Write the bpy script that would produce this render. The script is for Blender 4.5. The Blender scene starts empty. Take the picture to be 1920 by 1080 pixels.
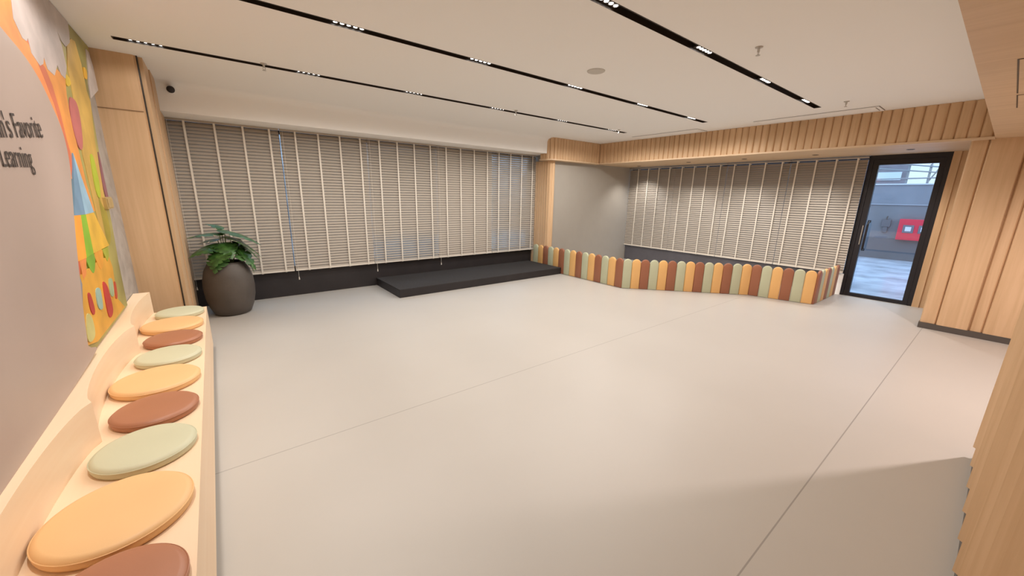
import bpy, bmesh, math, random
from mathutils import Vector, Matrix, noise

# ------------------------------------------------------------------ camera, world, lights, exposure
SC = bpy.context.scene
COL = SC.collection
PI = math.pi
cam_data = bpy.data.cameras.new('camera')
cam_data.sensor_fit = 'HORIZONTAL'
cam_data.sensor_width = 36.0
cam_data.lens = 36.0 * 708.85 / 1920.0
cam_data.clip_start = 0.02
cam = bpy.data.objects.new('camera', cam_data)
COL.objects.link(cam)
yaw, pitch, roll = 0.909538, 0.239797, 0.0189772
fwd = Vector((math.cos(yaw)*math.cos(pitch), math.sin(yaw)*math.cos(pitch), -math.sin(pitch)))
rt = Vector((math.sin(yaw), -math.cos(yaw), 0))
up = rt.cross(fwd)
r2 = rt*math.cos(roll) + up*math.sin(roll)
u2 = -rt*math.sin(roll) + up*math.cos(roll)
cam.matrix_world = Matrix(((r2.x, u2.x, -fwd.x, 0), (r2.y, u2.y, -fwd.y, 0), (r2.z, u2.z, -fwd.z, 1.6), (0, 0, 0, 1)))
SC.camera = cam

SC.view_settings.view_transform = 'Standard'
SC.view_settings.look = 'None'
SC.view_settings.gamma = 1.0
SC.view_settings.use_curve_mapping = False
SC.view_settings.exposure = 0.2

world = bpy.data.worlds.new('sky')
SC.world = world
world.use_nodes = True
bg = world.node_tree.nodes['Background']
bg.inputs[0].default_value = (0.56, 0.76, 1.0, 1)
bg.inputs[1].default_value = 2.3

SPOT_W = 21.0
FILL_W = 32.5
def spot(name, loc, power, angle=110, blend=0.9, color=(1, 0.965, 0.92), radius=0.03, to=None):
    l = bpy.data.lights.new(name, 'SPOT')
    l.energy = power; l.color = color
    l.spot_size = math.radians(angle); l.spot_blend = blend
    l.shadow_soft_size = radius
    o = bpy.data.objects.new(name, l)
    o.location = loc
    if to is not None:
        d = Vector(to) - Vector(loc)
        o.rotation_euler = d.to_track_quat('-Z', 'Y').to_euler()
    COL.objects.link(o)
    return o
CEIL = 2.77
SOF = 2.34
MOD_X = [-0.27, 0.95, 2.09, 3.33, 4.6, 5.85]
ROWS = [4.67, 3.21, 1.79]
for ri, ry in enumerate(ROWS):
    for mx in MOD_X:
        fw = FILL_W*(1.0 if ri < 2 else 0.42 if mx < 3 else 0.12)*(1.8 if mx > 5.5 else 1.0)*((0.12, 0.45, 1.1)[ri] if mx < 0 else 1.0)
        spot('track_fill', (mx, ry, CEIL-0.03), fw, 172, 0.35, radius=0.05)  # added wide fill over each narrow module, to brighten walls and blinds
        spot('track_spot', (mx, ry, CEIL-0.03), SPOT_W*(2.6 if mx < 0 else 1.0), (52, 52, 58)[ri], 1.0, radius=0.05)
# downlights in the lower timber ceiling over the alcove
for dx, dy in [(8.14, 5.63), (7.93, 4.3), (7.93, 3.23), (7.93, 2.15), (7.93, 1.05)]:
    spot('alcove_spot', (dx, dy, SOF-0.015), 44, 112, 0.8, radius=0.03)
# lamps of the low ceiling on the right, round the fluted pillar
spot('side_spot', (4.9, -0.78, SOF-0.03), 185, 165, 0.5, color=(1, 0.87, 0.84), radius=0.05)
for dx, dy in [(0.3, -1.4)]:
    spot('side_spot', (dx, dy, SOF-0.03), 9, 110, 0.8)
# wash on the mural
for dy in (1.2, 2.6, 4.0):
    spot('wall_washer', (0.35, dy-0.0, CEIL-0.03), 8, 80, 0.8, to=(-0.7, dy, 1.3))

# ------------------------------------------------------------------ materials
def mat(name, color, rough=0.6, metal=0.0, spec=0.5, bump=0.0, bscale=60.0, vary=0.0, vscale=4.0, coat=0.0, emit=None, estr=0.0, sheen=0.0):
    m = bpy.data.materials.new(name); m.use_nodes = True
    nt = m.node_tree; b = nt.nodes['Principled BSDF']
    b.inputs['Base Color'].default_value = (*color, 1)
    b.inputs['Roughness'].default_value = rough
    b.inputs['Metallic'].default_value = metal
    b.inputs['Specular IOR Level'].default_value = spec
    if coat: b.inputs['Coat Weight'].default_value = coat
    if sheen: b.inputs['Sheen Weight'].default_value = sheen
    if emit:
        b.inputs['Emission Color'].default_value = (*emit, 1)
        b.inputs['Emission Strength'].default_value = estr
    tc = nt.nodes.new('ShaderNodeTexCoord')
    if vary:
        n = nt.nodes.new('ShaderNodeTexNoise'); n.inputs['Scale'].default_value = vscale; n.inputs['Detail'].default_value = 5
        nt.links.new(tc.outputs['Object'], n.inputs['Vector'])
        r = nt.nodes.new('ShaderNodeValToRGB')
        c0 = [max(0, c*(1-vary)) for c in color]; c1 = [min(1, c*(1+vary)) for c in color]
        r.color_ramp.elements[0].position = 0.3; r.color_ramp.elements[1].position = 0.7
        r.color_ramp.elements[0].color = (*c0, 1); r.color_ramp.elements[1].color = (*c1, 1)
        nt.links.new(n.outputs['Fac'], r.inputs['Fac']); nt.links.new(r.outputs['Color'], b.inputs['Base Color'])
    if bump:
        n = nt.nodes.new('ShaderNodeTexNoise'); n.inputs['Scale'].default_value = bscale; n.inputs['Detail'].default_value = 4
        nt.links.new(tc.outputs['Object'], n.inputs['Vector'])
        bp = nt.nodes.new('ShaderNodeBump'); bp.inputs['Strength'].default_value = bump; bp.inputs['Distance'].default_value = 0.01
        nt.links.new(n.outputs['Fac'], bp.inputs['Height']); nt.links.new(bp.outputs['Normal'], b.inputs['Normal'])
    return m

def wood(name, light, dark, axis=2, scale=14.0, rough=0.5):
    """straight grained timber, grain running along the given axis"""
    m = bpy.data.materials.new(name); m.use_nodes = True
    nt = m.node_tree; b = nt.nodes['Principled BSDF']
    b.inputs['Roughness'].default_value = rough; b.inputs['Specular IOR Level'].default_value = 0.35
    tc = nt.nodes.new('ShaderNodeTexCoord'); mp = nt.nodes.new('ShaderNodeMapping')
    s = [scale]*3; s[axis] = scale*0.045
    mp.inputs['Scale'].default_value = s
    nt.links.new(tc.outputs['Object'], mp.inputs['Vector'])
    n = nt.nodes.new('ShaderNodeTexNoise'); n.inputs['Scale'].default_value = 1.0; n.inputs['Detail'].default_value = 8
    n.inputs['Roughness'].default_value = 0.65; n.inputs['Distortion'].default_value = 0.6
    nt.links.new(mp.outputs['Vector'], n.inputs['Vector'])
    r = nt.nodes.new('ShaderNodeValToRGB')
    r.color_ramp.elements[0].position = 0.34; r.color_ramp.elements[1].position = 0.66
    r.color_ramp.elements[0].color = (*dark, 1); r.color_ramp.elements[1].color = (*light, 1)
    nt.links.new(n.outputs['Fac'], r.inputs['Fac']); nt.links.new(r.outputs['Color'], b.inputs['Base Color'])
    bp = nt.nodes.new('ShaderNodeBump'); bp.inputs['Strength'].default_value = 0.05; bp.inputs['Distance'].default_value = 0.004
    nt.links.new(n.outputs['Fac'], bp.inputs['Height']); nt.links.new(bp.outputs['Normal'], b.inputs['Normal'])
    return m

M = {}
M['ceiling'] = mat('ceiling paint', (0.90, 0.885, 0.86), 0.9, spec=0.2)
M['white'] = mat('white paint', (0.90, 0.885, 0.86), 0.8, spec=0.2)
M['oak'] = wood('oak upright', (0.68, 0.455, 0.27), (0.575, 0.37, 0.205), 2)
M['oak_y'] = wood('oak crosswise', (0.70, 0.51, 0.335), (0.61, 0.43, 0.265), 1)
M['maple'] = wood('pale maple', (0.90, 0.69, 0.48), (0.86, 0.63, 0.42), 1, 9.0, 0.45)
M['black'] = mat('black board', (0.020, 0.016, 0.017), 0.55, bump=0.02, vary=0.2)
M['black_lit'] = mat('black board lit grey', (0.115, 0.11, 0.125), 0.5, vary=0.1)  # paler copy of the black board, its lit sheen put into the colour
M['carpet'] = mat('charcoal carpet', (0.050, 0.045, 0.043), 0.95, bump=0.4, bscale=300, vary=0.25, vscale=60, spec=0.2)
M['grey_wall'] = mat('warm grey paint', (0.38, 0.345, 0.30), 0.8, spec=0.2, vary=0.02)
M['blind'] = mat('cream blind slat', (0.43, 0.37, 0.305), 0.5, spec=0.4)
M['tape'] = mat('cream ladder tape', (0.76, 0.70, 0.61), 0.8)
M['frame'] = mat('black aluminium', (0.014, 0.012, 0.016), 0.4, spec=0.4)
M['track'] = mat('dark bronze track', (0.026, 0.018, 0.012), 0.4)
M['chrome'] = mat('bright reflector', (0.8, 0.8, 0.8), 0.15, metal=1)
M['led'] = mat('lit diode', (1, 1, 1), 0.5, emit=(1, 0.94, 0.88), estr=14)
M['skirting'] = mat('dark grey skirting', (0.085, 0.07, 0.06), 0.45)
M['joint'] = mat('oak joint shade', (0.25, 0.15, 0.08), 0.7)
M['pot'] = mat('dark brown stoneware', (0.088, 0.072, 0.060), 0.55, bump=0.1, bscale=40, vary=0.12, vscale=5)
M['soil'] = mat('soil', (0.02, 0.012, 0.008), 0.95, bump=1, bscale=80)
M['leaf'] = mat('glossy green leaf', (0.045, 0.12, 0.025), 0.3, vary=0.6, vscale=16)
M['stem'] = mat('green stem', (0.09, 0.15, 0.04), 0.5)
M['steel'] = mat('brushed steel', (0.55, 0.53, 0.5), 0.35, metal=1)
M['brass'] = mat('gold plate', (0.62, 0.47, 0.22), 0.4, metal=0.6)
M['yellow_pad'] = mat('mustard vinyl', (0.80, 0.46, 0.17), 0.45, bump=0.03, bscale=220, vary=0.03)
M['brown_pad'] = mat('brown vinyl', (0.33, 0.125, 0.065), 0.45, bump=0.03, bscale=220, vary=0.03)
M['green_pad'] = mat('sage vinyl', (0.52, 0.53, 0.36), 0.45, bump=0.03, bscale=220, vary=0.03)
M['yellow_cush'] = mat('amber cushion vinyl', (0.80, 0.49, 0.225), 0.5, bump=0.03, bscale=260, vary=0.02)
M['brown_cush'] = mat('tan brown cushion vinyl', (0.40, 0.165, 0.085), 0.42, bump=0.03, bscale=260, vary=0.03)
M['green_cush'] = mat('pale sage cushion vinyl', (0.58, 0.56, 0.385), 0.5, bump=0.03, bscale=260, vary=0.02)
M['board'] = mat('pinkish grey board', (0.435, 0.335, 0.285), 0.45, vary=0.02)
M['letter'] = mat('dark letters', (0.05, 0.035, 0.03), 0.5)

# floor: off white sheet with thin welded seams
fm = mat('pale sheet floor', (0.53, 0.495, 0.45), 0.42, spec=0.35, bump=0.015, bscale=30, vary=0.015, vscale=1.2)
nt = fm.node_tree; b = nt.nodes['Principled BSDF']
old = b.inputs['Base Color'].links[0].from_socket
tc = nt.nodes.new('ShaderNodeTexCoord'); sp = nt.nodes.new('ShaderNodeSeparateXYZ')
nt.links.new(tc.outputs['Object'], sp.inputs[0])
def mth(op, a, bb=None, clamp=False):
    n = nt.nodes.new('ShaderNodeMath'); n.operation = op; n.use_clamp = clamp
    for i, v in enumerate((a, bb)):
        if v is None: continue
        if isinstance(v, (int, float)): n.inputs[i].default_value = v
        else: nt.links.new(v, n.inputs[i])
    return n.outputs[0]
seams = None
for sy, hw, st in ((0.415, 0.0035, 0.45), (2.515, 0.0035, 0.4), (4.2, 0.004, 0.05)):
    d = mth('ABSOLUTE', mth('SUBTRACT', sp.outputs[1], sy))
    k = mth('MULTIPLY', mth('LESS_THAN', d, hw), st)
    seams = k if seams is None else mth('MAXIMUM', seams, k)
mx = nt.nodes.new('ShaderNodeMix'); mx.data_type = 'RGBA'
nt.links.new(seams, mx.inputs[0]); nt.links.new(old, mx.inputs[6]); mx.inputs[7].default_value = (0.12, 0.10, 0.09, 1)
nt.links.new(mx.outputs[2], b.inputs['Base Color'])
M['floor'] = fm

def marble():
    m = bpy.data.materials.new('grey veined stone'); m.use_nodes = True
    nt = m.node_tree; b = nt.nodes['Principled BSDF']; b.inputs['Roughness'].default_value = 0.4
    tc = nt.nodes.new('ShaderNodeTexCoord'); n = nt.nodes.new('ShaderNodeTexNoise')
    n.inputs['Scale'].default_value = 3.5; n.inputs['Detail'].default_value = 9; n.inputs['Distortion'].default_value = 1.6
    nt.links.new(tc.outputs['Object'], n.inputs['Vector'])
    r = nt.nodes.new('ShaderNodeValToRGB')
    r.color_ramp.elements[0].position = 0.35; r.color_ramp.elements[0].color = (0.27, 0.245, 0.225, 1)
    r.color_ramp.elements[1].position = 0.65; r.color_ramp.elements[1].color = (0.40, 0.37, 0.34, 1)
    nt.links.new(n.outputs['Fac'], r.inputs['Fac']); nt.links.new(r.outputs['Color'], b.inputs['Base Color'])
    return m
M['marble'] = marble()

def glass(name, tint=(0.93, 0.97, 1.0), gloss=0.06):
    m = bpy.data.materials.new(name); m.use_nodes = True
    nt = m.node_tree; nt.nodes.remove(nt.nodes['Principled BSDF'])
    out = nt.nodes['Material Output']
    t = nt.nodes.new('ShaderNodeBsdfTransparent'); t.inputs[0].default_value = (*tint, 1)
    g = nt.nodes.new('ShaderNodeBsdfGlossy'); g.inputs['Roughness'].default_value = 0.02
    x = nt.nodes.new('ShaderNodeMixShader'); x.inputs[0].default_value = gloss
    nt.links.new(t.outputs[0], x.inputs[1]); nt.links.new(g.outputs[0], x.inputs[2]); nt.links.new(x.outputs[0], out.inputs[0])
    return m
M['glass'] = glass('clear glass')

# ------------------------------------------------------------------ mesh helpers
class MB:
    def __init__(s): s.bm = bmesh.new()
    def box(s, x0, x1, y0, y1, z0, z1, bevel=0.0):
        r = bmesh.ops.create_cube(s.bm, size=1.0)
        for v in r['verts']:
            v.co = Vector(((x0+x1)/2 + v.co.x*(x1-x0), (y0+y1)/2 + v.co.y*(y1-y0), (z0+z1)/2 + v.co.z*(z1-z0)))
        if bevel:
            es = list({e for v in r['verts'] for e in v.link_edges})
            bmesh.ops.bevel(s.bm, geom=es, offset=bevel, segments=2, affect='EDGES', profile=0.6)
        return s
    def prism(s, pts, lo, hi, axis=2):
        """closed outline extruded along an axis; pts are the two other coordinates in x,y,z order"""
        def P(p, h):
            if axis == 2: return (p[0], p[1], h)
            if axis == 1: return (p[0], h, p[1])
            return (h, p[0], p[1])
        a = [s.bm.verts.new(P(p, lo)) for p in pts]; c = [s.bm.verts.new(P(p, hi)) for p in pts]
        n = len(pts)
        s.bm.faces.new(a); s.bm.faces.new(c)
        for i in range(n): s.bm.faces.new((a[i], a[(i+1) % n], c[(i+1) % n], c[i]))
        return s
    def lathe(s, prof, cx=0, cy=0, seg=48, ax=2, close=True):
        rings = []
        for r, z in prof:
            ring = []
            for k in range(seg):
                a = 2*PI*k/seg
                p = (cx+r*math.cos(a), cy+r*math.sin(a), z)
                ring.append(s.bm.verts.new(p))
            rings.append(ring)
        for i in range(len(rings)-1):
            for k in range(seg):
                s.bm.faces.new((rings[i][k], rings[i][(k+1) % seg], rings[i+1][(k+1) % seg], rings[i+1][k]))
        if close:
            s.bm.faces.new(rings[0]); s.bm.faces.new(rings[-1])
        return s
    def tube(s, pts, rad, seg=8):
        pts = [Vector(p) for p in pts]; rings = []
        for i, p in enumerate(pts):
            d = (pts[min(i+1, len(pts)-1)] - pts[max(i-1, 0)]).normalized()
            u = d.cross(Vector((0.3, 0.5, 0.81))).normalized(); w = d.cross(u)
            r = rad[i] if isinstance(rad, (list, tuple)) else rad
            rings.append([s.bm.verts.new(p + (u*math.cos(2*PI*k/seg) + w*math.sin(2*PI*k/seg))*r) for k in range(seg)])
        for i in range(len(rings)-1):
            for k in range(seg):
                s.bm.faces.new((rings[i][k], rings[i][(k+1) % seg], rings[i+1][(k+1) % seg], rings[i+1][k]))
        s.bm.faces.new(rings[0]); s.bm.faces.new(rings[-1])
        return s
    def build(s, name, material, parent=None, smooth=False, angle=40):
        bmesh.ops.recalc_face_normals(s.bm, faces=s.bm.faces)
        me = bpy.data.meshes.new(name); s.bm.to_mesh(me); s.bm.free()
        me.materials.append(material)
        if smooth:
            me.shade_smooth()
            me.set_sharp_from_angle(angle=math.radians(angle))
        o = bpy.data.objects.new(name, me); COL.objects.link(o)
        if parent is not None: o.parent = parent
        return o

def thing(name, label, cat, loc=(0, 0, 0), rotz=0.0, group=None, kind=None):
    o = bpy.data.objects.new(name, None); COL.objects.link(o)
    o.empty_display_size = 0.1
    o.location = loc; o.rotation_euler = (0, 0, rotz)
    if kind: o['kind'] = kind
    o['label'] = label; o['category'] = cat
    if group: o['group'] = group
    return o
def tag(o, label, cat, group=None, kind=None):
    o['label'] = label; o['category'] = cat
    if group: o['group'] = group
    if kind: o['kind'] = kind
    return o
def struct(o, label, cat):
    return tag(o, label, cat, kind='structure')
def copy_tree(o, parent=None):
    c = o.copy(); COL.objects.link(c)
    if parent is not None: c.parent = parent
    for ch in list(o.children): copy_tree(ch, c)
    return c

# ------------------------------------------------------------------ the room shell
WX = -0.70      # wall with the bench and the mural
struct(MB().box(-0.9, 8.72, -4.1, 6.95, -0.12, 0).build('floor', M['floor']), 'pale off-white seamless floor with thin long seams', 'floor')
# ceiling with three long slots for the light tracks
TW = 0.039
TR = [(4.67, -0.47, 6.23), (3.21, -0.6, 6.27), (1.79, -0.6, 6.32)]
cb = MB()
edges = [-4.1]
for cy, x0, x1 in sorted(TR): edges += [cy-TW, cy+TW]
edges.append(6.95)
for i in range(0, len(edges), 2): cb.box(-0.9, 8.75, edges[i], edges[i+1], CEIL, CEIL+0.1)
for cy, x0, x1 in TR:
    cb.box(-0.9, x0, cy-TW, cy+TW, CEIL, CEIL+0.1); cb.box(x1, 8.75, cy-TW, cy+TW, CEIL, CEIL+0.1)
cb.box(-0.9, 8.75, -4.1, 6.95, CEIL+0.1, CEIL+0.16)
struct(cb.build('ceiling', M['ceiling']), 'flat cream painted ceiling', 'ceiling')
struct(MB().box(-0.9, WX, -4.1, 6.95, 0, CEIL).build('wall_left', M['marble']), 'grey veined stone wall behind the mural and bench', 'wall')
struct(MB().box(WX, 7.23, -4.2, -4.1, 0, CEIL).build('wall_front', M['white']), 'white wall behind the camera', 'wall')
struct(MB().box(WX, 5.78, 6.68, 6.86, 0, 0.40).build('wall_back', M['black']), 'low black wall under the long blinds', 'wall')
pel = MB().prism([(6.10, 2.46), (6.95, 2.46), (6.95, CEIL), (6.00, CEIL), (6.035, CEIL-0.008), (6.075, CEIL-0.035), (6.095, CEIL-0.08)], -0.36, 5.76, axis=0)
struct(pel.build('trim_1', M['white'], smooth=True), 'white dropped pelmet above the long row of blinds', 'trim')
struct(MB().box(5.78, 8.9, 6.16, 6.95, 0, CEIL).build('wall_alcove', M['grey_wall']), 'plain warm grey wall beside the alcove', 'wall')
# door wall: low dark base, cream piece by the door, oak by the door
dw = MB().box(8.62, 8.75, 1.74, 6.16, 0, 0.37)
struct(dw.build('wall_right', M['black_lit']), 'low black wall under the alcove blinds, its lit grey painted in', 'wall')
struct(MB().box(8.60, 8.75, 1.58, 1.74, 0, 0.37).build('trim_2', M['white']), 'short cream wall piece beside the door frame', 'trim')
struct(MB().box(8.62, 8.75, -0.2, 0.68, 0, SOF).box(8.60, 8.63, 0.60, 0.68, 0, SOF).build('trim_3', M['oak']), 'narrow oak wall strip right of the glass door', 'trim')
struct(MB().box(7.16, 8.9, -4.2, 6.95, SOF+0.006, CEIL).build('soffit', M['oak_y']), 'lower oak ceiling over the alcove and door', 'ceiling')
struct(MB().box(-0.7, 7.16, -4.1, 0.28, SOF, CEIL).box(7.16, 8.7, -4.1, 0.28, SOF, SOF+0.006).build('ceiling_lower', M['oak_y']), 'lower oak clad ceiling along the right side', 'ceiling')
struct(MB().box(7.16, 8.62, 0.28, 6.16, SOF, SOF+0.006).build('ceiling_alcove', M['oak_y']), 'oak underside above the alcove blinds', 'ceiling')

def flutes(path, z0, z1, pitch, depth, power=4.0, sub=8, back=0.02):
    """boards with rounded faces side by side along a plan path; they bulge to the left of the path"""
    pts = [Vector((p[0], p[1])) for p in path]
    seg = [(pts[i+1]-pts[i]).length for i in range(len(pts)-1)]
    L = sum(seg); n = max(1, round(L/pitch)); pl = L/n
    def at(s):
        s = min(max(s, 0), L-1e-6); i = 0
        while i < len(seg)-1 and s > seg[i]: s -= seg[i]; i += 1
        d = (pts[i+1]-pts[i]).normalized()
        return pts[i]+d*s, Vector((-d.y, d.x))
    front = []; rear = []
    for k in range(n):
        for j in range(sub + (1 if k == n-1 else 0)):
            t = j/sub
            p, nrm = at((k+t)*pl)
            # smooth the normal across corners
            p2, n2 = at((k+t)*pl+0.02); p1, n1 = at((k+t)*pl-0.02)
            nn = (n1+n2+nrm).normalized()
            front.append(p + nn*(depth*(1-abs(2*t-1)**power))); rear.append(p - nn*back)
    return [tuple(p) for p in front] + [tuple(p) for p in reversed(rear)]

def arc(cx, cy, r, a0, a1, n=8):
    return [(cx+r*math.cos(math.radians(a0+(a1-a0)*i/n)), cy+r*math.sin(math.radians(a0+(a1-a0)*i/n))) for i in range(n+1)]
# upper fascia: from the pelmet round the corner, along, then along the door side.  Path runs so the room is on its left.
R_ = 0.16
fpath = [(7.14, -0.2), (7.14, 6.0)]
f2 = [(7.12, 6.0), (5.60+R_, 6.0)] + arc(5.60+R_, 6.0+R_, R_, 270, 180)[1:] + [(5.60, 6.30)]
fas = MB()
fas.prism(flutes(fpath, 0, 0, 0.1, 0.022, power=6, sub=12), SOF+0.012, CEIL-0.001)
fas2 = MB()
fas2.prism(flutes(list(reversed(f2)), 0, 0, 0.085, -0.020, power=6, sub=12, back=-0.02), SOF+0.012, CEIL-0.001)
struct(fas.build('trim_4', M['oak'], smooth=True, angle=25), 'fluted oak fascia board running above the blinds and door', 'trim')
struct(fas2.build('trim_5', M['oak'], smooth=True, angle=25), 'short fluted oak fascia with rounded end beside the pelmet', 'trim')
# thin lip below the fascia
lip = MB().box(7.105, 7.2, 0.28, 6.02, SOF-0.012, SOF+0.012)
lip.prism([(7.2, 5.965), (5.60+R_, 5.965)] + arc(5.60+R_, 6.0+R_, R_+0.035, 270, 180)[1:] + [(5.565, 6.3), (5.65, 6.3), (5.8, 6.165), (7.2, 6.165)], SOF-0.012, SOF+0.012)
struct(lip.build('trim_6', M['oak_y']), 'thin oak lip under the fluted fascia', 'trim')
# slim oak column at the blinds' end, rounded
cpath = [(5.74, 6.9)] + arc(5.84, 6.22, 0.10, 180, 270) + [(5.86, 6.12)]
cl = MB().prism(flutes(cpath, 0, 0, 0.07, -0.008, back=-0.05), 0, SOF-0.012)
struct(cl.build('trim_7', M['oak'], smooth=True, angle=25), 'slim rounded oak column between long blinds and grey wall', 'trim')

# left timber pilaster
pil = MB().box(WX, -0.40, 5.12, 6.68, 0, CEIL).box(-0.40, -0.385, 5.135, 6.0, 0, CEIL)
struct(pil.build('pilaster', M['oak']), 'flat oak clad pilaster at the corner beside the mural', 'pillar')
pg = MB().box(-0.385, -0.375, 5.13, 5.17, 0, CEIL)
struct(pg.build('trim_8', M['track']), 'dark vertical groove in the oak pilaster', 'trim')
ps = MB().box(-0.40, -0.345, 5.17, 5.60, 0, CEIL).box(-0.40, -0.36, 5.60, 5.62, 0, CEIL).box(-0.40, -0.335, 5.62, 6.05, 0, CEIL).box(-0.40, -0.34, 6.05, 6.1, 0, CEIL).box(-0.40, -0.335, 6.1, 6.5, 0, 2.455).box(-0.40, -0.36, 6.5, 6.68, 0, 2.455)
struct(ps.build('trim_9', M['oak']), 'stepped oak boards on the side of the pilaster', 'trim')
struct(MB().box(WX+0.001, -0.40, 5.112, 5.12, 2.293, 2.2965).build('trim_10', M['joint']), 'thin horizontal joint across the pilaster', 'trim')

# oak block right of the door
bl = MB().box(7.26, 8.62, -4.1, 0.455, 0.075, SOF)
ys = [0.46, 0.315, 0.035, -0.07, -0.35, -0.45, -0.73, -0.83, -1.11, -1.21, -1.5]
for i in range(len(ys)-1):
    a, b_ = ys[i], ys[i+1]
    t = 0.0 if i % 2 == 0 else 0.026
    bl.prism([(7.26, a-0.001), (7.26, b_+0.001), (7.245-t, b_+0.001+0.008), (7.24-t, b_+0.016), (7.24-t, a-0.016), (7.245-t, a-0.009)], 0.075, SOF)
struct(bl.build('wall_partition', M['oak']), 'oak board partition wall right of the glass door', 'wall')
struct(MB().box(7.21, 8.62, -4.1, 0.465, 0, 0.075).build('baseboard_right', M['skirting']), 'dark grey skirting along the oak partition', 'baseboard')
struct(MB().box(8.61, 8.75, -4.1, 0.0, 0, SOF).build('wall_side', M['white']), 'outer wall behind the oak partition', 'wall')

# near fluted pillar on the right
pb = [3.70, 3.41, 3.12, 2.84, 2.57, 2.31, 2.06, 1.82, 1.58, 1.36, 1.14, 0.9]
pp = []
for i in range(len(pb)-1):
    a, b_ = pb[i], pb[i+1]
    for j in range(12):
        t = j/12
        pp.append((a+(b_-a)*t, -0.150 - 0.06*math.sin(PI*t)**0.7))
pp.append((0.9, -0.155)); pp += [(0.9, -1.1), (3.70, -1.1)]
fp = thing('fluted_pillar', 'broad fluted oak pillar at the right edge with dark foot', 'pillar', kind='structure')
MB().prism(pp, 0.07, SOF).build('cladding', M['oak'], fp, smooth=True, angle=30)
MB().box(0.92, 3.69, -1.09, -0.165, 0, 0.07).build('skirting', M['skirting'], fp)

# ------------------------------------------------------------------ windows behind the blinds, and the door
def window(name, label, x0, x1, z0, z1, n, place):
    """frame along local x, glass in the middle"""
    w = thing(name, label, 'window', kind='structure')
    f = MB()
    f.box(x0, x1, -0.03, 0.03, z0, z0+0.05); f.box(x0, x1, -0.03, 0.03, z1-0.05, z1)
    for i in range(n+1):
        x = x0+(x1-x0)*i/n
        f.box(max(x0, x-0.025), min(x1, x+0.025), -0.03, 0.03, z0+0.05, z1-0.05)
    f.build('window_frame', M['frame'], w)
    MB().box(x0+0.02, x1-0.02, -0.004, 0.004, z0+0.04, z1-0.02).build('glass', M['glass'], w)
    w.location, w.rotation_euler = place
    return w
window('window_1', 'black framed window strip behind the long row of blinds', -0.36, 5.78, 0.40, 2.46, 5, ((0, 6.80, 0), (0, 0, 0)))
window('window_2', 'black framed window strip behind the alcove blinds', 1.58, 6.16, 0.37, SOF, 4, ((8.69, 0, 0), (0, 0, PI/2)))

d = thing('door_1', 'closed black framed glass door leading to the courtyard', 'door', (8.66, 0, 0), kind='structure')
DY0, DY1 = 0.68, 1.585
fr = MB().box(-0.05, 0.05, DY0, DY0+0.05, 0, SOF).box(-0.05, 0.05, DY1-0.05, DY1, 0, SOF).box(-0.05, 0.05, DY0+0.05, DY1-0.05, 2.27, SOF)
fr.build('frame', M['frame'], d)
lf = MB().box(-0.04, 0.03, DY0+0.052, DY0+0.115, 0.004, 2.268).box(-0.04, 0.03, DY1-0.125, DY1-0.052, 0.004, 2.268).box(-0.04, 0.03, DY0+0.115, DY1-0.125, 2.19, 2.268).box(-0.04, 0.03, DY0+0.115, DY1-0.125, 0.004, 0.06)
lf.build('door_leaf', M['frame'], d)
MB().box(-0.006, 0.004, DY0+0.11, DY1-0.12, 0.055, 2.195).build('glass', M['glass'], d)
hy = 1.415
MB().tube([(-0.04, hy, 0.82), (-0.085, hy, 0.83), (-0.105, hy, 0.87), (-0.105, hy, 1.06), (-0.105, hy, 1.24), (-0.085, hy, 1.28), (-0.04, hy, 1.29)], 0.016, 12).box(-0.045, -0.03, hy-0.02, hy+0.02, 0.8, 0.84).box(-0.045, -0.03, hy-0.02, hy+0.02, 1.27, 1.31).build('door_handle', M['frame'], d, smooth=True)
MB().box(-0.043, -0.04, 1.475, 1.485, 0.9, 1.22).build('lock_strip', M['steel'], d)

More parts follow.
